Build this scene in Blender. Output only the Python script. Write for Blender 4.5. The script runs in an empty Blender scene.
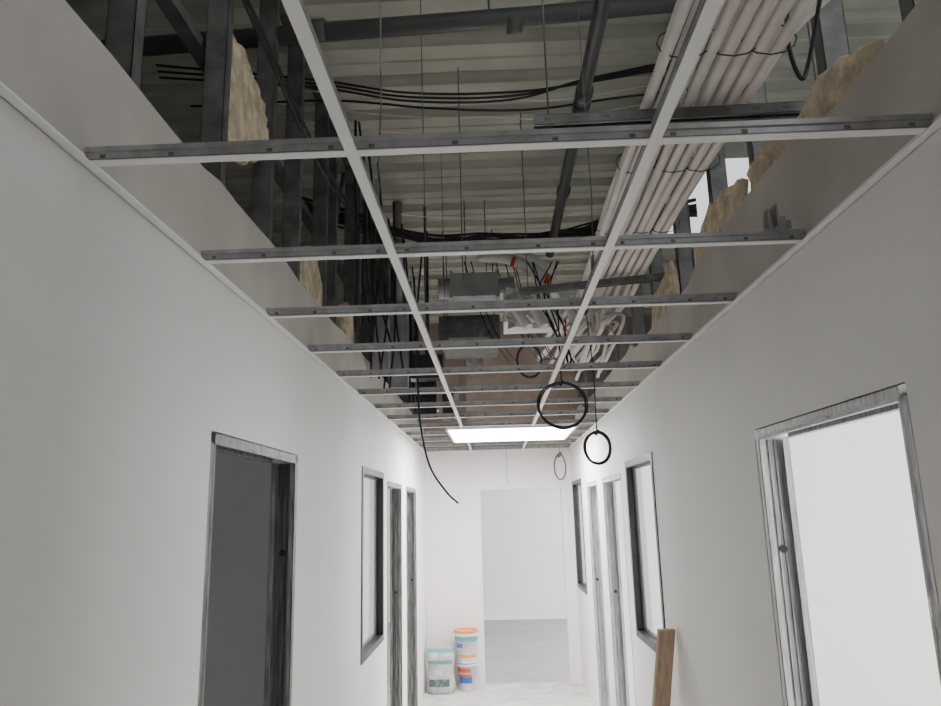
import bpy, bmesh, math, random
from mathutils import Vector, Matrix
random.seed(7)
scene=bpy.context.scene
COL=bpy.context.collection

# ------------------------------------------------------------ materials
def mat(name,col,rough=.6,metal=0.0,var=.06,scale=6.0,bump=0.0,bscale=60,emit=None,es=0,trans=0,alpha=1,stretch=None):
    m=bpy.data.materials.new(name);m.use_nodes=True
    nt=m.node_tree;b=nt.nodes['Principled BSDF']
    b.inputs['Roughness'].default_value=rough;b.inputs['Metallic'].default_value=metal
    tc=nt.nodes.new('ShaderNodeTexCoord')
    mp=nt.nodes.new('ShaderNodeMapping')
    if stretch: mp.inputs['Scale'].default_value=stretch
    nt.links.new(tc.outputs['Object'],mp.inputs['Vector'])
    nz=nt.nodes.new('ShaderNodeTexNoise');nz.inputs['Scale'].default_value=scale;nz.inputs['Detail'].default_value=4
    nt.links.new(mp.outputs['Vector'],nz.inputs['Vector'])
    cr=nt.nodes.new('ShaderNodeValToRGB')
    lo=[max(0,c*(1-var)) for c in col];hi=[min(1,c*(1+var)) for c in col]
    cr.color_ramp.elements[0].position=.35;cr.color_ramp.elements[1].position=.65
    cr.color_ramp.elements[0].color=(*lo,1);cr.color_ramp.elements[1].color=(*hi,1)
    nt.links.new(nz.outputs['Fac'],cr.inputs['Fac']);nt.links.new(cr.outputs['Color'],b.inputs['Base Color'])
    if bump>0:
        n2=nt.nodes.new('ShaderNodeTexNoise');n2.inputs['Scale'].default_value=bscale
        nt.links.new(tc.outputs['Object'],n2.inputs['Vector'])
        bp=nt.nodes.new('ShaderNodeBump');bp.inputs['Strength'].default_value=bump;bp.inputs['Distance'].default_value=.01
        nt.links.new(n2.outputs['Fac'],bp.inputs['Height']);nt.links.new(bp.outputs['Normal'],b.inputs['Normal'])
    if emit: 
        b.inputs['Emission Color'].default_value=(*emit,1);b.inputs['Emission Strength'].default_value=es
    b.inputs['Transmission Weight'].default_value=trans
    b.inputs['Alpha'].default_value=alpha
    return m
M={}
M['wall']=mat('painted_plasterboard',(.78,.76,.745),.75,var=.02,scale=1.5,bump=.05)
M['board']=mat('raw_plasterboard',(.52,.495,.455),.85,var=.10,scale=2.5,bump=.1)
M['endwall']=mat('pinkish_plaster',(.80,.75,.75),.8,var=.02,scale=2)
M['mint']=mat('pale_mint_paint',(.78,.83,.81),.7,var=.015,scale=2)
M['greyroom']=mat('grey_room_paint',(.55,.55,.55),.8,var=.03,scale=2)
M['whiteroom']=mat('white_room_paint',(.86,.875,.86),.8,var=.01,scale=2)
M['brown']=mat('brown_fireboard',(.36,.28,.235),.9,var=.15,scale=3)
M['floor']=mat('dusty_screed',(.58,.55,.52),.85,var=.16,scale=5,bump=.15)
M['concrete']=mat('smooth_concrete',(.37,.36,.355),.5,var=.08,scale=3)
M['tee']=mat('white_enamel_steel',(.88,.87,.86),.4,var=.01)
M['galv']=mat('galvanised_steel',(.42,.425,.43),.38,.7,var=.15,scale=25)
M['darkgalv']=mat('dull_galvanised_steel',(.16,.165,.16),.5,.5,var=.25,scale=12)
M['roof']=mat('roof_deck_steel',(.50,.495,.43),.55,.1,var=.12,scale=3)
M['pvc']=mat('dark_grey_pvc',(.085,.09,.09),.45,var=.1)
M['conduit']=mat('white_corrugated_plastic',(.80,.74,.70),.55,var=.08,scale=9)
M['cable']=mat('black_cable_sheath',(.012,.012,.013),.45,var=.1)
M['greycable']=mat('grey_cable_sheath',(.32,.32,.32),.5,var=.1)
M['wool']=mat('mineral_wool',(.60,.51,.37),1,var=.25,scale=18,bump=1,bscale=70)
M['alu']=mat('black_aluminium',(.03,.032,.035),.4,.3,var=.1)
M['wood']=mat('raw_pine',(.46,.34,.24),.7,var=.15,scale=8,stretch=(6,6,.5))
M['led']=mat('led_diffuser',(.9,.9,.9),.5,emit=(1,.99,.98),es=34)
M['duct']=mat('ribbed_foil_duct',(.34,.35,.35),.45,.3,var=.15)
M['whitebox']=mat('white_plastic_housing',(.72,.70,.68),.5,var=.03)
M['film']=mat('crumpled_white_film',(.7,.69,.67),.35,var=.12,scale=14,bump=1,bscale=25)
M['red']=mat('red_cap',(.6,.07,.03),.5)
M['orange']=mat('orange_label',(.80,.24,.05),.5)
M['teal']=mat('teal_label',(.08,.30,.30),.5)
M['blue']=mat('blue_label',(.03,.12,.40),.5)
M['bucket']=mat('white_bucket_plastic',(.66,.66,.66),.35,var=.03)
M['bag']=mat('paper_sack',(.42,.43,.43),.7,var=.2,scale=14,bump=.3)
M['print']=mat('sack_print',(.10,.12,.13),.7,var=.4,scale=30)
M['lintel']=mat('plaster_smeared_steel',(.44,.45,.45),.5,.25,var=.25,scale=30,bump=.2,stretch=(3,3,.25))
M['stud']=mat('door_stud_steel',(.19,.19,.185),.5,.35,var=.45,scale=30,bump=.2,stretch=(3,3,.2))  # left frames only: their shade is put into this darker steel colour
M['filler']=mat('joint_filler',(.66,.66,.65),.9,var=.12,scale=20,bump=.3)
g=bpy.data.materials.new('window_glass');g.use_nodes=True
b=g.node_tree.nodes['Principled BSDF'];b.inputs['Base Color'].default_value=(.9,.95,.95,1);b.inputs['Roughness'].default_value=.03;b.inputs['Alpha'].default_value=.2;b.inputs['Specular IOR Level'].default_value=.8
M['glass']=g

# ------------------------------------------------------------ mesh helpers
def empty(name):
    e=bpy.data.objects.new(name,None);COL.objects.link(e);return e
def obj(name,bm,m,parent=None,smooth=False):
    me=bpy.data.meshes.new(name);bm.normal_update();bm.to_mesh(me);bm.free()
    for k in (m if isinstance(m,(list,tuple)) else [m]): me.materials.append(M[k])
    o=bpy.data.objects.new(name,me);COL.objects.link(o)
    if parent:o.parent=parent
    return o
def box(bm,x0,x1,y0,y1,z0,z1,mi=0,rot=None):
    v=[bm.verts.new(Vector(c)) for c in [(x0,y0,z0),(x1,y0,z0),(x1,y1,z0),(x0,y1,z0),(x0,y0,z1),(x1,y0,z1),(x1,y1,z1),(x0,y1,z1)]]
    if rot:
        for q in v:q.co=rot@q.co
    for f in [(0,3,2,1),(4,5,6,7),(0,1,5,4),(1,2,6,5),(2,3,7,6),(3,0,4,7)]:
        fc=bm.faces.new([v[i] for i in f]);fc.material_index=mi
def tube(bm,pts,r,seg=8,mi=0,rfun=None):
    pts=[Vector(p) for p in pts];rings=[]
    up=None
    for i,p in enumerate(pts):
        d=(pts[min(i+1,len(pts)-1)]-pts[max(i-1,0)]).normalized()
        if up is None:
            up=Vector((0,0,1)) if abs(d.z)<.9 else Vector((1,0,0))
        s=d.cross(up).normalized();up=s.cross(d).normalized()
        rr=rfun(i) if rfun else r
        rings.append([bm.verts.new(p+rr*(math.cos(a)*s+math.sin(a)*up)) for a in [2*math.pi*k/seg for k in range(seg)]])
    for i in range(len(rings)-1):
        for k in range(seg):
            f=bm.faces.new([rings[i][k],rings[i][(k+1)%seg],rings[i+1][(k+1)%seg],rings[i+1][k]]);f.smooth=True;f.material_index=mi
    for rg in (rings[0][::-1],rings[-1]):
        f=bm.faces.new(rg);f.material_index=mi
def spline(cps,n=10):
    cps=[Vector(c) for c in cps];P=[cps[0]*2-cps[1]]+cps+[cps[-1]*2-cps[-2]];out=[]
    for i in range(1,len(P)-2):
        for k in range(n):
            t=k/n;a,b_,c,d=P[i-1],P[i],P[i+1],P[i+2]
            out.append(.5*((2*b_)+(c-a)*t+(2*a-5*b_+4*c-d)*t*t+(3*b_-a-3*c+d)*t**3))
    out.append(cps[-1]);return out

XW=.845;T=.10;ZC=2.545;ZR=4.1
# ------------------------------------------------------------ walls with openings (run along Y)
def wall_y(name,xi,xo,y0,y1,z1,ops,m):
    bm=bmesh.new();x0,x1=min(xi,xo),max(xi,xo)
    cur=y0
    for (a,b_,za,zb) in sorted(ops):
        box(bm,x0,x1,cur,a,0,z1)
        if za>0: box(bm,x0,x1,a,b_,0,za)
        box(bm,x0,x1,a,b_,zb,z1)
        cur=b_
    box(bm,x0,x1,cur,y1,0,z1)
    return obj(name,bm,m)
J=.035
Ldoors=[(2.115,2.99),(5.58,6.40),(6.77,7.57)];Lwins=[(4.50,5.36,1.0,2.13)]
Rdoors=[(1.605,2.475),(5.25,6.11),(6.49,7.17)];Rwins=[(4.15,5.0,1.05,2.14),(7.65,8.5,1.02,2.15)]
DT=2.055
wall_y('wall_left',-XW,-XW-T,-3.2,8.6,ZC,[(a-J,b+J,0,DT+J) for a,b in Ldoors]+Lwins,'wall')
wall_y('wall_right',XW,XW+T,-3.2,8.6,ZC,[(a-J,b+J,0,DT+J) for a,b in Rdoors]+Rwins,'wall')
# raw plasterboard upstands above the suspended ceiling, cut slightly unevenly
def upstand(name,x,th,seed,amp):
    rnd=random.Random(seed);bm=bmesh.new();y=-3.2
    prof=[];z=2.83
    while y<8.55:
        prof.append((y,z+rnd.uniform(-.006,.006)))
        if rnd.random()<.25: z=2.83+rnd.uniform(-amp,amp)
        y+=rnd.uniform(.08,.25)
    prof.append((8.55,2.85))
    for (ya,za),(yb,zb) in zip(prof,prof[1:]):
        s=[]
        for xx in (x,x+th):
            s+= [bm.verts.new((xx,ya,ZC)),bm.verts.new((xx,yb,ZC)),bm.verts.new((xx,yb,zb)),bm.verts.new((xx,ya,za))]
        for f in [(0,1,2,3),(7,6,5,4),(3,2,6,7)]:bm.faces.new([s[i] for i in f])
    bmesh.ops.recalc_face_normals(bm,faces=bm.faces)
    return obj(name,bm,'board')
upstand('trim_1',-XW,-.0125,3,.018);upstand('trim_2',XW,.0125,9,.05)

# end wall + fire board above
bm=bmesh.new()
box(bm,-XW-T,-.21,8.6,8.7,0,ZC);box(bm,.72,XW+T,8.6,8.7,0,ZC);box(bm,-.21,.72,8.6,8.7,2.09,ZC)
obj('wall_end',bm,'endwall')
bm=bmesh.new();box(bm,-5,5,8.6,8.72,ZC,ZR);obj('wall_end_upper',bm,'brown')

# floors
bm=bmesh.new();box(bm,-5,5,-3.2,8.65,-.1,0);obj('floor',bm,'floor')
bm=bmesh.new();box(bm,-5,5,8.65,13.6,-.1,0);obj('floor_end_room',bm,'concrete')
# end room shell
bm=bmesh.new();box(bm,-3.2,3.6,13.5,13.6,0,2.6);obj('wall_end_room_back',bm,'mint')
bm=bmesh.new();box(bm,-3.3,-3.2,8.7,13.6,0,2.6);obj('wall_end_room_left',bm,'mint')
bm=bmesh.new();box(bm,3.6,3.7,8.7,13.6,0,2.6);obj('wall_end_room_right',bm,'mint')
bm=bmesh.new();box(bm,-3.3,3.7,8.7,13.6,2.6,2.65);obj('ceiling_end_room',bm,'whiteroom')
bm=bmesh.new();box(bm,-3.2,3.6,13.485,13.5,0,.06);obj('baseboard_end_room',bm,'whiteroom')
# side rooms
def yw(name,x0,x1,y0,y1,m,z=2.6):
    bm=bmesh.new();box(bm,x0,x1,y0,y1,0,z);obj(name,bm,m)
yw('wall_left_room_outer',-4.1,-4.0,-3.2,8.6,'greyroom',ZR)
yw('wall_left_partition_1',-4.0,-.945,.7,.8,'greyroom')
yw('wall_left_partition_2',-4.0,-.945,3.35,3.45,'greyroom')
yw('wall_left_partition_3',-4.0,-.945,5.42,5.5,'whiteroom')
yw('wall_right_room_outer',4.0,4.1,-3.2,8.6,'whiteroom',ZR)
yw('wall_right_partition_1',.945,4.0,-.6,-.5,'whiteroom')
yw('wall_right_partition_2',.945,4.0,3.6,3.7,'whiteroom')
yw('wall_right_partition_3',.945,4.0,6.26,6.34,'whiteroom')
bm=bmesh.new();box(bm,-4,-.97,-3.2,8.6,2.6,2.63);obj('ceiling_left_rooms',bm,'greyroom')  # unseen solid ceiling added to keep room daylight out of the void
bm=bmesh.new();box(bm,.97,4,-3.2,8.6,2.6,2.63);obj('ceiling_right_rooms',bm,'whiteroom')  # same on the right, added to block light rising from the rooms
# rear wall behind the viewer with glazed entrance
bm=bmesh.new();box(bm,-4.1,4.1,-3.3,-3.2,ZC,ZR);box(bm,-4.1,-.75,-3.3,-3.2,0,ZC);box(bm,.75,4.1,-3.3,-3.2,0,ZC);box(bm,-.75,.75,-3.3,-3.2,2.2,ZC)
obj('wall_rear',bm,'wall')

# roof deck : trapezoidal sheets, ribs run across the corridor; right-hand rooflight open, unseen gaps near the viewer added to let light in
def deck(name,x0,x1,y0,y1):
    bm=bmesh.new();per=.333;prof=[];y=y0
    while y<y1:
        prof+=[(y,ZR),(y+.09,ZR),(y+.095,ZR-.008),(y+.108,ZR-.008),(y+.112,ZR),(y+.200,ZR),(y+.225,ZR+.035),(y+.265,ZR+.035),(y+.285,ZR),(y+.29,ZR-.02),(y+.312,ZR-.02),(y+.317,ZR)]
        y+=per
    L=[(bm.verts.new((x0,a,z)),bm.verts.new((x1,a,z))) for a,z in prof]
    for p,q in zip(L,L[1:]): bm.faces.new([p[0],p[1],q[1],q[0]])
    return obj(name,bm,'roof')
deck('roof_deck',-4.1,1.35,1.9,8.7)
deck('roof_deck',-4.1,-1.0,-3.3,1.9)
deck('roof_deck',-1.0,1.35,-3.3,.2)
deck('roof_deck',1.35,4.1,2.2,4.4)
deck('roof_deck',1.35,4.1,6.1,8.7)
deck('roof_deck',2.3,4.1,4.4,6.2)

# ------------------------------------------------------------ ceiling grid
bm=bmesh.new()
for X in (-.3,.3):
    for (a,b_) in ((-3.15,6.2),(7.4,8.59)):
        box(bm,X-.012,X+.012,a,b_,ZC,ZC+.0015,0)
        box(bm,X-.0015,X+.0015,a,b_,ZC+.0015,ZC+.038,1)
        box(bm,X-.005,X+.005,a,b_,ZC+.030,ZC+.038,1)
obj('ceiling_grid_main_runner',bm,['tee','galv'])
bm=bmesh.new()
ys=[1.34+.6*n for n in range(-7,13)]
for Y in ys:
    x0,x1=-XW+.002,XW-.002
    box(bm,x0,x1,Y-.012,Y+.012,ZC+.002,ZC+.0035,0)
    for a,b_ in ((x0,-.303),(-.297,.297),(.303,x1)):
        box(bm,a,b_,Y-.0015,Y+.0015,ZC+.0035,ZC+.036,1)
        box(bm,a,b_,Y-.006,Y+.006,ZC+.026,ZC+.037,1)
        box(bm,a,b_,Y-.0022,Y-.0015,ZC+.0105,ZC+.012,2)
        for xx in (a+.03,(a+b_)/2-.1,(a+b_)/2+.1,b_-.045):
            box(bm,xx,xx+.012,Y-.0022,Y-.0015,ZC+.013,ZC+.021,2)
obj('ceiling_grid_cross_tee',bm,['tee','galv','darkgalv'])
for s,nm in ((-1,'trim_3'),(1,'trim_4')):
    bm=bmesh.new();a,b_=sorted((s*XW,s*(XW-.022)))
    box(bm,a,b_,-3.2,8.6,ZC-.002,ZC)
    a,b_=sorted((s*XW,s*(XW-.002)));box(bm,a,b_,-3.2,8.6,ZC-.002,ZC+.022)
    obj(nm,bm,'tee')
bm=bmesh.new();box(bm,-XW,XW,8.578,8.6,ZC-.002,ZC);obj('trim_5',bm,'tee')
# hangers
bm=bmesh.new()
for X,ys_ in ((-.3,(1.65,2.85,4.05)),(.3,(2.25,))):
    for Y in ys_:
        tube(bm,[(X,Y,ZC+.03),(X+.01,Y,ZC+.3),(X,Y,ZR)],.0018,6)
        box(bm,X-.004,X+.004,Y-.015,Y+.015,ZC+.03,ZC+.09)
tube(bm,[(-.16,3.4,ZC+.4),(-.16,3.4,ZR)],.003,6)
obj('ceiling_hanger_wires',bm,'darkgalv')
bm=bmesh.new();box(bm,.74,.79,1.93,1.938,ZC+.037,ZC+.075);box(bm,.755,.76,1.9,1.97,ZC+.037,ZC+.10);box(bm,.735,.742,1.91,1.95,ZC+.037,ZC+.09);box(bm,.79,.80,1.92,1.95,ZC+.037,ZC+.06)
obj('ceiling_bracket',bm,'galv')

# LED panel
e=empty('led_ceiling_panel')
bm=bmesh.new();box(bm,-.42,.66,6.24,7.36,ZC-.012,ZC-.008);obj('diffuser',bm,'led',e)
bm=bmesh.new()
for a in ((-.44,-.42,6.22,7.38),(.66,.68,6.22,7.38),(-.42,.66,6.22,6.24),(-.42,.66,7.36,7.38)):box(bm,*a,ZC-.014,ZC+.03)
box(bm,-.42,.66,6.24,7.36,ZC+.02,ZC+.03);obj('housing',bm,'tee',e)

# ------------------------------------------------------------ studs above walls
def cstud(bm,x,y,z0,z1,w=.048,d=.07,mi=0):
    t=.002
    box(bm,x-d/2,x+d/2,y-w/2,y-w/2+t,z0,z1,mi)
    box(bm,x-d/2,x-d/2+t,y-w/2,y+w/2,z0,z1,mi)
    box(bm,x+d/2-t,x+d/2,y-w/2,y+w/2,z0,z1,mi)
    box(bm,x-d/2,x-d/2+.008,y+w/2-t,y+w/2,z0,z1,mi)
    box(bm,x+d/2-.008,x+d/2,y+w/2-t,y+w/2,z0,z1,mi)
bm=bmesh.new()
for Y in (.95,1.55,2.12,2.62,3.03,3.55,3.78,4.35,4.5,4.95,5.3,5.8,6.4,7,7.6,8.2):
    cstud(bm,-.9,Y,ZC+.0,ZR-.02)
for Y in (3.8,5,6.2,7.4): tube(bm,[(-.95,Y,2.9),(-.95,Y+.55,ZR-.1)],.014,4)
box(bm,-.94,-.86,-3,8.55,ZR-.06,ZR-.02)
box(bm,-1.0,-.95,1.0,8.5,3.35,3.39)
obj('stud_frame',bm,'darkgalv')
bm=bmesh.new()
for Y in (1.0,1.45,1.85,2.42,2.9,3.5,4.1,4.7,5.3,5.9,6.5,7.2,8):
    cstud(bm,.94,Y,ZC+.0,ZR-.02)
box(bm,.90,.98,-3,8.55,ZR-.06,ZR-.02)
obj('stud_frame',bm,'darkgalv')

# mineral wool scraps
def wool(name,x,pts,th,seed):
    rnd=random.Random(seed);bm=bmesh.new()
    n=len(pts);cen=(sum(p[0] for p in pts)/n,sum(p[1] for p in pts)/n)
    P=[]
    for i in range(n):
        a,b_=pts[i],pts[(i+1)%n]
        for k in range(5):
            t=k/5;P.append((a[0]+(b_[0]-a[0])*t+rnd.uniform(-.015,.015),a[1]+(b_[1]-a[1])*t+rnd.uniform(-.015,.015)))
    rings=[]
    for s,dx in ((.75,0),(.97,.012),(1.0,th*.5),(.97,th-.012),(.75,th)):
        rings.append([bm.verts.new((x+dx+rnd.uniform(-.006,.006),cen[0]+(q[0]-cen[0])*s,cen[1]+(q[1]-cen[1])*s)) for q in P])
    N=len(P)
    for r0,r1 in zip(rings,rings[1:]):
        for k in range(N):bm.faces.new([r0[k],r0[(k+1)%N],r1[(k+1)%N],r1[k]])
    bm.faces.new(rings[0][::-1]);bm.faces.new(rings[-1])
    bmesh.ops.recalc_face_normals(bm,faces=bm.faces)
    return obj(name,bm,'wool')
wool('mineral_wool_batt',-.925,[(2.16,3.04),(2.34,3.06),(2.50,3.16),(2.62,3.28),(2.52,3.40),(2.30,3.46),(2.17,3.46)],.06,1)
wool('mineral_wool_batt',-.925,[(3.07,2.7),(3.5,2.7),(3.5,3.05),(3.3,3.1),(3.09,3.0)],.06,2)
wool('mineral_wool_batt',-.925,[(4.0,2.7),(4.32,2.7),(4.3,3.1),(4.05,3.05)],.06,2)
wool('mineral_wool_batt',.862,[(1.5,2.7),(2.38,2.7),(2.40,2.98),(2.2,2.99),(2.0,2.93),(1.8,2.96),(1.6,2.92),(1.52,2.86)],.05,3)
wool('mineral_wool_batt',.862,[(2.44,2.7),(3.1,2.7),(3.1,2.95),(2.86,3.04),(2.6,3.02),(2.46,2.98)],.05,4)
wool('mineral_wool_batt',.862,[(3.45,2.7),(4.05,2.7),(4.0,3.0),(3.5,3.04)],.05,5)

# ------------------------------------------------------------ services
bm=bmesh.new()
tube(bm,[(-1.6,2.66,3.76),(.2,2.62,3.80),(.78,2.6,3.82)],.038,14)
for x in (-.7,.1): tube(bm,[(x-.03,2.635,3.785),(x+.03,2.635,3.787)],.045,14)
tube(bm,[(.0,2.63,3.82),(.0,2.63,ZR)],.005,6)
obj('drain_pipe',bm,'pvc')
bm=bmesh.new()
tube(bm,[(.41,.6,3.66),(.41,2.3,3.64),(.40,4.9,3.60)],.03,14)
for y in (2.9,3.0,3.9): tube(bm,[(.41,y,3.63),(.41,y+.07,3.63)],.04,14)
obj('water_pipe',bm,'pvc')

bm=bmesh.new();rnd=random.Random(5)
for layer,(n,z) in enumerate(((8,3.06),(7,3.105))):
    for i in range(n):
        x=.47+i*.043+layer*.02
        xe=.50+i*.04+layer*.02
        ye=rnd.uniform(5.2,6.3)
        c=[(x,-.5,z),(x+rnd.uniform(-.004,.004),.8,z),(x+rnd.uniform(-.006,.006),1.6,z),(x,2.12,z),(x+rnd.uniform(-.012,.012),2.9,z-.005),((x+xe)/2,3.7,z),(xe+rnd.uniform(-.03,.03),4.5,z+rnd.uniform(-.02,.03)),(xe+rnd.uniform(-.15,.0),ye,z+rnd.uniform(-.1,.1))]
        tube(bm,spline(c,7),.0175,8)
for y in (1.35,1.8,2.5,3.1):
    for x in (.47,.60,.70):
        pts=[(x+.05+.075*math.cos(2*math.pi*k/12),y,3.083+.048*math.sin(2*math.pi*k/12)) for k in range(13)]
        tube(bm,pts,.002,5,1)
tube(bm,spline([(.74,2.6,3.17),(.77,2.2,3.16),(.84,1.85,3.16),(.95,1.5,3.17),(1.08,1.15,3.2),(1.3,.7,3.25)],8),.027,12)
tube(bm,spline([(.68,2.7,3.19),(.72,2.3,3.2),(.80,1.85,3.22),(.92,1.4,3.26),(1.1,.9,3.3)],8),.020,12)
for i in range(10):
    x=.42+rnd.uniform(0,.32)
    tube(bm,spline([(x+.1,5.2,3.1+rnd.uniform(-.05,.1)),(x+rnd.uniform(-.05,.1),4.6,3.0+rnd.uniform(-.1,.1)),(x+rnd.uniform(-.08,.1),4.1,2.93+rnd.uniform(-.12,.04)),(x-.02+rnd.uniform(-.1,.12),3.9+rnd.uniform(0,.5),2.8+rnd.uniform(-.06,.1)),(x-.0,4.5+rnd.uniform(0,.3),2.7+rnd.uniform(-.02,.1))],8),.011,7)
obj('conduit_bundle',bm,['conduit','cable'])

def strut(x0,x1,y0,y1,z):
    e=empty('strut_channel');bm=bmesh.new();L=math.hypot(x1-x0,y1-y0)
    rot=Matrix.Translation((x0,y0,z))@Matrix.Rotation(math.atan2(y1-y0,x1-x0),4,'Z')
    box(bm,0,L,-.02,.02,.030,.033,0,rot);box(bm,0,L,-.02,-.018,0,.033,0,rot);box(bm,0,L,.018,.02,0,.033,0,rot)
    box(bm,0,L,-.02,-.009,0,.002,0,rot);box(bm,0,L,.009,.02,0,.002,0,rot)
    for k in range(int(L/.09)): box(bm,.03+k*.09,.05+k*.09,-.0208,-.02,.013,.02,1,rot)
    obj('channel',bm,['darkgalv','pvc'],e)
    bm=bmesh.new()
    for t in (.05,.95):
        q=rot@Vector((L*t,0,0));tube(bm,[(q.x,q.y,z-.03),(q.x,q.y,ZR)],.003,6);box(bm,q.x-.01,q.x+.01,q.y-.01,q.y+.01,z-.014,z-.004)
    obj('threaded_rods',bm,'darkgalv',e)
strut(.12,1.03,2.07,2.05,2.995)
strut(.13,1.07,3.85,3.62,2.995)

def cab(name,curves,r,m='cable',seg=6):
    bm=bmesh.new()
    for c in curves: tube(bm,spline(c,9),r,seg)
    return obj(name,bm,m)
cs=[]
for i in range(3):
    o=i*.02
    cs.append([(-1.6,3.1+o,3.98-o),(-.85,3.2,3.93-o),(-.4,3.2+o,3.84-o*.5),(.1,3.2,3.82-o),(.5,3.2,3.86+o*.5),(1.3,3.15,3.95+o)])
cs.append([(-1.6,3.5,4.0),(-.85,3.5,4.0),(-.3,3.5,3.93),(.2,3.5,3.9),(.7,3.5,3.95),(1.3,3.5,4.0)])
cab('overhead_cable_run',cs,.006)
cs=[]
for i in range(16):
    a=rnd.uniform(-.06,.06);b_=rnd.uniform(-.06,.06)
    cs.append([(-1.2,4.3+b_,3.75+a),(-.85,4.5+b_,3.70+a),(-.4,4.6+b_,3.62+b_),(.0,4.62,3.60+a),(.4,4.6+a,3.60-b_),(.8,4.55,3.66+a),(1.3,4.4,3.7+b_)])
cab('cable_bundle',cs,.007)
cs=[]
for i in range(18):
    x=-.83+rnd.uniform(0,.18);y=rnd.uniform(3.4,6.6)
    cs.append([(x,y,3.9),(x+rnd.uniform(-.0,.06),y+rnd.uniform(-.1,.1),3.5),(x+rnd.uniform(-.0,.06),y+.05,3.1),(x+rnd.uniform(-.0,.1),y,2.62+rnd.uniform(0,.2))])
for i in range(4):
    cs.append([(-.83,1.0+i*.03,3.7-i*.05),(-.83,2.2,3.55+rnd.uniform(-.05,.05)),(-.82,3.2,3.5+rnd.uniform(-.05,.05)),(-.82,4.4,3.6),(-.8,5.5,3.5+rnd.uniform(-.1,.1)),(-.7,6.6,3.3)])
cab('wall_cable_drops',cs,.007)
cs=[]
for i in range(6):
    x=.36+rnd.uniform(-.03,.05)
    cs.append([(x+rnd.uniform(-.2,.05),4.2,3.3),(x-.1,4.05,3.05),(x-.04+rnd.uniform(-.05,.05),4,2.85),(x+rnd.uniform(-.02,.04),4,2.7),(x+rnd.uniform(-.0,.04),4,2.6)])
for i in range(6):
    x=rnd.uniform(-.25,.2)
    cs.append([(x,5.0,3.6),(x+.1,5.3,3.3),(x+.2,5.2,3.05),(x+.3,5.4,2.95),(x+.4+rnd.uniform(-.1,.1),5.6,3.0)])
cab('cable_tangle',cs,.004)
cab('hanging_cable_end',[[(-.42,4.1,3.4),(-.45,4.0,2.9),(-.445,4,2.5),(-.43,4,2.29),(-.385,4,2.09),(-.30,4,1.955),(-.235,4,1.89)]],.006)
cab('looped_cable',[[(.9,1.9,3.9),(.86,1.85,3.4),(.80,1.8,3.1),(.81,1.78,2.95),(.84,1.78,3.0),(.87,1.7,3.2)]],.006)
cab('floppy_wire',[[(.25,1.4,3.6),(.4,1.5,3.35),(.5,1.6,3.25),(.62,1.5,3.3),(.5,1.35,3.4),(.36,1.5,3.32),(.55,1.62,3.2),(.85,1.7,3.2)],[(.4,1.3,3.5),(.5,1.5,3.3),(.65,1.55,3.25),(.6,1.4,3.35),(.7,1.7,3.2),(.84,2.0,3.2)]],.0025,'greycable')
cs=[]
for k,(y,z) in enumerate(((3.45,4.02),(3.6,4.0),(3.75,3.98),(4.0,4.03),(5.0,4.0))):
    cs.append([(-1.3,y,ZR-.02),(-.5,y+.03,z-.03),(.0,y-.04,z-.1),(.35,y,z-.1),(.9,y+.05,z)])
cab('sagging_netting_strings',cs,.003,'conduit')

def coil(name,cx,cy,cz,rx,rz,turns,r,drop,m='cable',seed=0,dr=None):
    bm=bmesh.new()
    d=spline([drop,(cx-.0,cy,(drop[2]+cz+rz)/2),(cx,cy,cz+rz)],6)
    tube(bm,d,dr or r,7);pts=[]
    N=turns*24
    for k in range(N+1):
        a=math.pi/2-2*math.pi*k/24;w=1+.05*math.sin(k*.37+seed)
        pts.append((cx+rx*w*math.cos(a),cy+.012*math.sin(k*.21)+.03*math.cos(a),cz+rz*w*math.sin(a)))
    tube(bm,pts,r,7)
    tube(bm,[(cx-.01,cy,cz+rz-.015),(cx+.01,cy,cz+rz+.01)],.010,6)
    return obj(name,bm,m)
coil('cable_coil',.35,4.02,2.405,.135,.125,4,.004,(.35,4.0,3.0),seed=1,dr=.004)
coil('cable_coil',.525,4.0,2.165,.073,.085,4,.0055,(.50,4.0,3.0),seed=2,dr=.003)
coil('wire_coil',.335,4.2,2.08,.035,.07,4,.0025,(.335,4.2,2.9),m='greycable',seed=3,dr=.0015)
coil('cable_coil',.24,5.2,2.90,.09,.12,3,.004,(.24,5.2,3.4),seed=4)

# boxed ventilation duct across the void with short round take-off
e=empty('ventilation_duct');bm=bmesh.new()
box(bm,-.30,.02,4.95,5.2,3.33,3.50);box(bm,-.31,-.29,4.935,5.215,3.315,3.515);box(bm,.01,.03,4.935,5.215,3.315,3.515);box(bm,-.15,-.135,4.94,5.21,3.322,3.508)
obj('rectangular_duct',bm,'duct',e)
bm=bmesh.new()
tube(bm,[(-.40+k*.008,5.07,3.42) for k in range(12)],.08,18,rfun=lambda i:.08 if i%2 else .074)
tube(bm,[(.03+k*.008,5.07,3.42+.0008*k) for k in range(16)],.07,18,rfun=lambda i:.07 if i%2 else .064)
obj('flexible_sleeve',bm,'duct',e)
bm=bmesh.new()
tube(bm,[(-.2,5.07,3.5),(-.2,5.07,ZR)],.004,6);tube(bm,[(-.05,5.07,3.5),(-.05,5.07,ZR)],.004,6)
obj('hanger_rods',bm,'darkgalv',e)
e=empty('ventilation_manifold_box');bm=bmesh.new()
box(bm,.06,.42,4.75,5.1,3.08,3.28);box(bm,.04,.44,4.74,5.11,3.28,3.30);obj('housing',bm,'whitebox',e)
bm=bmesh.new()
for i in range(4): tube(bm,spline([(.1+i*.09,4.75,3.19),(.1+i*.09,4.6,3.19),(.12+i*.1,4.45,3.1+.03*i),(.2+i*.1,4.4,2.95)],6),.03,10)
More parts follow.
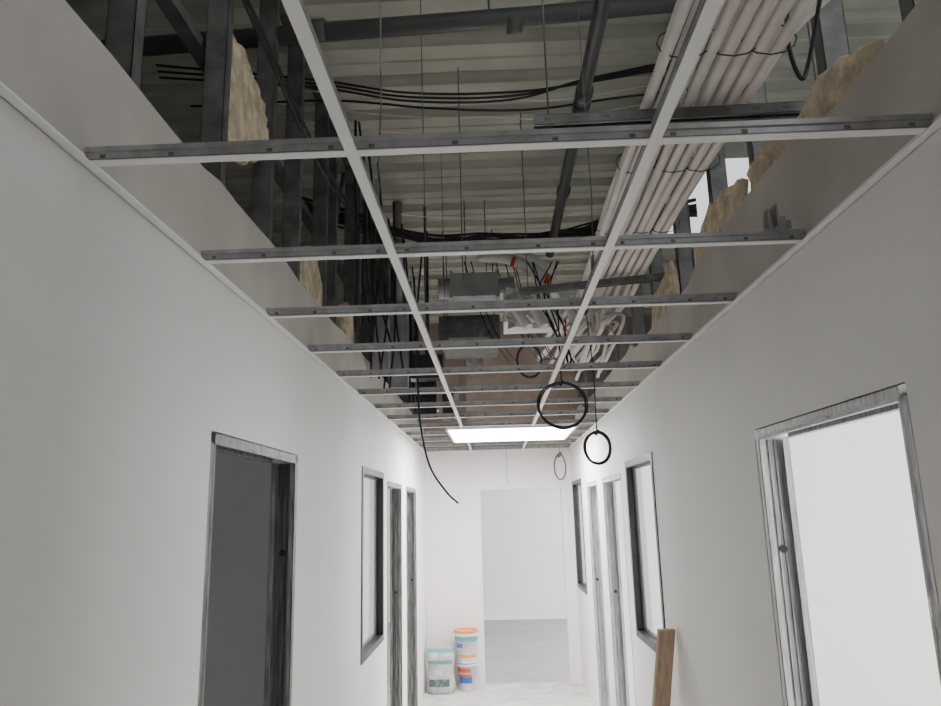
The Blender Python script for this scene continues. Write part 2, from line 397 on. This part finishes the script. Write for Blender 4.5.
for i in range(2): tube(bm,spline([(-.1,4.85,3.58+.07*i),(.12,4.8,3.53+.07*i),(.34,4.75,3.38+.07*i),(.45,4.8,3.2)],6),.035,12)
obj('spigots',bm,'whitebox',e)
bm=bmesh.new()
for p in ((.14,4.79,3.52),(.36,4.74,3.37)): tube(bm,[(p[0]-.012,p[1],p[2]),(p[0]+.012,p[1],p[2]-.01)],.038,12)
tube(bm,[(.42,4.47,2.97),(.44,4.47,2.97)],.034,12)
obj('red_caps',bm,'red',e)
# crumpled plastic wrap hanging on the manifold
bm=bmesh.new();rw=random.Random(11);G=[]
for i in range(9):
    G.append([bm.verts.new((.08+.045*j+rw.uniform(-.012,.012),4.70+.03*math.sin(i*1.3+j)+rw.uniform(-.02,.02),3.30-.035*i+rw.uniform(-.01,.01))) for j in range(8)])
for p,q in zip(G,G[1:]):
    for j in range(7):bm.faces.new([p[j],p[j+1],q[j+1],q[j]])
obj('plastic_wrap',bm,'film',e)
# dark ceiling-hung fan coil unit behind the duct
e=empty('fan_coil_unit');bm=bmesh.new()
box(bm,-.42,.02,5.6,6.1,3.12,3.34);box(bm,-.44,.04,5.58,5.60,3.10,3.36);box(bm,-.36,-.04,5.5,5.58,3.16,3.30)
tube(bm,[(-.2,6.1,3.23),(-.2,6.9,3.2)],.09,16)
for x in (-.4,0): 
    for y in (5.65,6.05): tube(bm,[(x,y,3.34),(x,y,ZR)],.004,6)
obj('casing',bm,'darkgalv',e)
e=empty('electrical_junction_box_group');bm=bmesh.new()
box(bm,-.62,-.38,5.1,5.25,2.78,2.95);box(bm,-.6,-.47,5.6,5.7,2.58,3.0);box(bm,-.45,-.36,6.0,6.1,2.6,2.85)
box(bm,-.6,-.34,5.3,5.34,2.7,2.74)
tube(bm,[(-.5,5.15,2.95),(-.5,5.15,ZR)],.01,8);tube(bm,[(-.53,5.65,3.0),(-.53,5.65,ZR)],.01,8)
obj('boxes',bm,'alu',e)
e=empty('ventilation_riser');bm=bmesh.new()
box(bm,-.75,-.62,5.0,5.1,2.7,3.3);box(bm,-.8,-.7,4.6,4.7,2.75,3.1);tube(bm,[(-.69,5.05,3.3),(-.69,5.05,ZR)],.03,10)
box(bm,-.62,-.5,6.2,6.3,2.7,3.2);box(bm,-.35,-.28,6.8,6.9,2.65,3.1)
obj('casing',bm,'duct',e)

# ------------------------------------------------------------ door frames (open metal studs) and windows
def doorframe(n,side,a,b_,mt):
    e=empty('door_%d'%n);s=side;x0,x1=sorted((s*(XW+.001),s*(XW+T-.001)))
    bm=bmesh.new()
    def jamb(y0,dirn):
        ya,yb=sorted((y0,y0-dirn*.033))
        lo,hi=sorted((y0-dirn*.033,y0-dirn*.031))
        box(bm,x0,x1,lo,hi,0,DT)
        box(bm,x0,x0+.0015,ya,yb,0,DT);box(bm,x1-.0015,x1,ya,yb,0,DT)
        lo,hi=sorted((y0,y0-dirn*.002))
        box(bm,x0,x0+.02,lo,hi,0,DT);box(bm,x1-.02,x1,lo,hi,0,DT)
        lo,hi=sorted((y0-dirn*.031,y0-dirn*.024))
        box(bm,(x0+x1)/2-.012,(x0+x1)/2-.008,lo,hi,0,DT);box(bm,(x0+x1)/2+.008,(x0+x1)/2+.012,lo,hi,0,DT)
        for z in (.45,1.12,1.70) if n in(1,4) else (1.2,):
            lo2,hi2=sorted((y0-dirn*.022,y0-dirn*.031))
            tube(bm,[((x0+x1)/2,lo2,z),((x0+x1)/2,hi2,z)],.013,12,1)
    jamb(a,1);jamb(b_,-1)
    box(bm,x0,x1,a-.03,b_+.03,DT+.031,DT+.033);box(bm,x0,x0+.0015,a,b_,DT,DT+.033);box(bm,x1-.0015,x1,a,b_,DT,DT+.033)
    box(bm,x0,x0+.02,a,b_,DT,DT+.002);box(bm,x1-.02,x1,a,b_,DT,DT+.002)
    obj('metal_stud_frame',bm,[mt,'alu'],e)
    rd=random.Random(n);bm=bmesh.new();xs=s*(XW-.0015)
    def strip(p,q,nrm):
        k=60;L=[]
        for i in range(k+1):
            t=i/k;c=Vector(p).lerp(Vector(q),t);w=rd.uniform(.003,.012)
            L.append((bm.verts.new(c-Vector(nrm)*.002),bm.verts.new(c+Vector(nrm)*w)))
        for u,v in zip(L,L[1:]):bm.faces.new([u[0],u[1],v[1],v[0]])
    strip((xs,a,0),(xs,a,DT),(0,-1,0));strip((xs,b_,0),(xs,b_,DT),(0,1,0));strip((xs,a,DT),(xs,b_,DT),(0,0,1))
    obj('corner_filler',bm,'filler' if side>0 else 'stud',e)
k=1
for a,b_ in Ldoors: doorframe(k,-1,a,b_,'stud');k+=1
for a,b_ in Rdoors: doorframe(k,1,a,b_,'lintel');k+=1
def window(n,side,a,b_,z0,z1):
    e=empty('window_%d'%n);s=side;x0,x1=sorted((s*(XW-.006),s*(XW+.06)));f=.035
    bm=bmesh.new()
    box(bm,x0,x1,a-.006,a+f,z0-.006,z1+.006);box(bm,x0,x1,b_-f,b_+.006,z0-.006,z1+.006)
    box(bm,x0,x1,a+f,b_-f,z0-.006,z0+f);box(bm,x0,x1,a+f,b_-f,z1-f,z1+.006)
    xc=x1-.015 if s>0 else x0+.015
    for u in ((a+f,a+f+.012,z0+f,z1-f),(b_-f-.012,b_-f,z0+f,z1-f),(a+f+.012,b_-f-.012,z0+f,z0+f+.012),(a+f+.012,b_-f-.012,z1-f-.012,z1-f)): box(bm,xc-.012,xc+.012,*u)
    obj('frame',bm,'alu',e)
    bm=bmesh.new();box(bm,xc-.003,xc+.003,a+f+.002,b_-f-.002,z0+f+.002,z1-f-.002);obj('glass',bm,'glass',e)
k=1
for w in Lwins: window(k,-1,*w);k+=1
for w in Rwins: window(k,1,*w);k+=1

# ------------------------------------------------------------ floor items
def bucket(x,y,z,r,h,label,lm,name='paint_bucket'):
    e=empty(name);bm=bmesh.new();prof=[(r*.86,0),(r*.88,.01),(r*.97,h*.82),(r*1.03,h*.82),(r*1.03,h*.86),(r*.98,h*.87),(r*.99,h*.93),(r*1.06,h*.935),(r*1.06,h),(r*.9,h),(r*.88,h-.008),(0.001,h-.008)]
    S=28;R=[[bm.verts.new((x+a*math.cos(2*math.pi*k/S),y+a*math.sin(2*math.pi*k/S),z+b_)) for k in range(S)] for a,b_ in prof]
    for i,(p,q) in enumerate(zip(R,R[1:])):
        for k in range(S):
            f=bm.faces.new([p[k],p[(k+1)%S],q[(k+1)%S],q[k]]);f.smooth=True
            if i>=6:f.material_index=2 if label=='lid' else 0
    bm.faces.new(R[0][::-1])
    obj('pail',bm,['bucket',lm,lm],e)
    bm=bmesh.new()
    def band(z0,z1,mi,a0,a1):
        n=16;L=[]
        for k in range(n+1):
            a=a0+(a1-a0)*k/n
            r0=r*(.88+.09*z0/(h*.82))+.0015;r1=r*(.88+.09*z1/(h*.82))+.0015
            L.append((bm.verts.new((x+r0*math.cos(a),y+r0*math.sin(a),z+z0)),bm.verts.new((x+r1*math.cos(a),y+r1*math.sin(a),z+z1))))
        for p,q in zip(L,L[1:]):
            f=bm.faces.new([p[0],q[0],q[1],p[1]]);f.material_index=mi;f.smooth=True
    if label=='lid':
        band(h*.66,h*.78,2,math.pi*1.05,math.pi*1.95);band(h*.45,h*.58,1,math.pi*1.15,math.pi*1.4);band(h*.12,h*.22,0,math.pi*1.3,math.pi*1.8)
    else:
        band(h*.62,h*.76,0,math.pi*1.1,math.pi*1.6);band(h*.25,h*.48,1,math.pi*1.2,math.pi*1.65);band(h*.48,h*.55,0,math.pi*1.2,math.pi*1.65)
    obj('label',bm,[lm,'blue','teal'],e)
    bm=bmesh.new();tube(bm,spline([(x-r*1.03,y,z+h*.84),(x-r*.8,y-r*.8,z+h*.6),(x,y-r*1.12,z+h*.48),(x+r*.8,y-r*.8,z+h*.6),(x+r*1.03,y,z+h*.84)],6),.002,6);obj('handle',bm,'galv',e)
bucket(-.39,8.42,0,.115,.29,'body','red')
bucket(-.40,8.42,.29,.125,.31,'lid','orange')
e=empty('plaster_sack');bm=bmesh.new();S=24;R=[];H=.44
for i in range(13):
    t=i/12;rx=.14*(1+.06*math.sin(t*9));ry=.10*(1+.1*math.sin(t*7+1))
    if t>.85: ry*=1-(t-.85)*4;rx*=1-(t-.85)*.3
    if t<.08: rx*=.93;ry*=.9
    R.append([])
    for k in range(S):
        a=2*math.pi*k/S;c,s_=math.cos(a),math.sin(a)
        px=math.copysign(abs(c)**.6,c)*rx;py=math.copysign(abs(s_)**.6,s_)*ry
        R[-1].append(bm.verts.new((-.67+px+.004*math.sin(k*3+i),8.28+py+.004*math.cos(k*2+i*2),H*t)))
for i,(p,q) in enumerate(zip(R,R[1:])):
    for k in range(S):
        f=bm.faces.new([p[k],p[(k+1)%S],q[(k+1)%S],q[k]]);f.smooth=True
        if i>=11:f.material_index=1
        if i in(2,3) and 14<k<20: f.material_index=2
        if i in(8,) and 13<k<22: f.material_index=1
bm.faces.new(R[0][::-1]);bm.faces.new(R[-1])
obj('sack_body',bm,['bag','teal','print'],e)

# leaning plank
e=empty('wooden_plank');bm=bmesh.new()
a=Vector((.655,4.12,0.0));t=Vector((.793,3.88,1.25));d=(t-a);L=d.length;d.normalize()
sx=Vector((1,.35,0));sx=(sx-d*sx.dot(d)).normalized();sz=d.cross(sx)
rot=Matrix((( sx.x,sz.x,d.x,a.x),(sx.y,sz.y,d.y,a.y),(sx.z,sz.z,d.z,a.z),(0,0,0,1)))
box(bm,-.045,.045,-.0125,.0125,0.012,L,0,rot)
o=obj('board',bm,'wood',e);bv=o.modifiers.new('b','BEVEL');bv.width=.002

cab('dangling_wire',[[(.1,8.5,2.6),(.11,8.5,2.4),(.1,8.5,2.22),(.13,8.5,2.12)]],.004,'greycable')

# ------------------------------------------------------------ lighting
def area(name,loc,rot,sx,sy,pw,col=(1,1,1)):
    l=bpy.data.lights.new(name,'AREA');l.shape='RECTANGLE';l.size=sx;l.size_y=sy;l.energy=pw;l.color=col
    o=bpy.data.objects.new(name,l);o.location=loc;o.rotation_euler=rot;COL.objects.link(o)
R90=math.pi/2
area('daylight_entrance',(0,-3.15,1.2),(R90,0,math.pi*1),1.5,2.1,84,(1,.985,.965)) 
area('daylight_right_room_window',(3.9,1.0,1.5),(0,R90,0),1.4,2.2,140,(.98,1,.985))
area('daylight_right_room_window',(3.9,5.0,1.5),(0,R90,0),1.4,1.8,120,(.97,1,.99))
area('daylight_right_room_window',(3.9,7.5,1.5),(0,R90,0),1.4,1.8,120,(.97,1,.99))
area('daylight_left_room_window',(-3.9,4.4,1.5),(0,-R90,0),1.2,1.4,90,(.97,1,1))
area('daylight_left_room_window',(-3.9,7.0,1.5),(0,-R90,0),1.2,1.8,80,(.97,1,1))
area('daylight_left_room_window',(-3.9,2.0,1.5),(0,-R90,0),.8,.8,9,(.97,1,1))
area('daylight_end_room_window',(3.5,11,1.5),(0,R90,0),1.6,3,175,(1,1,.99))
w=bpy.data.worlds.new('World');scene.world=w;w.use_nodes=True
bg=w.node_tree.nodes['Background'];bg.inputs[0].default_value=(.96,.98,1,1);bg.inputs[1].default_value=1.2

# ------------------------------------------------------------ camera
c=bpy.data.cameras.new('camera');c.sensor_width=36;c.lens=733/941*36;c.clip_start=.02
co=bpy.data.objects.new('camera',c);COL.objects.link(co)
r=math.radians(1.45);p=math.radians(12.28);psi=math.radians(1.64)
Mx=Matrix.Rotation(psi,4,'Z')@Matrix.Rotation(R90+p,4,'X')@Matrix.Rotation(-r,4,'Z')
co.matrix_world=Matrix.Translation((-.035,0,1.84))@Mx
scene.camera=co
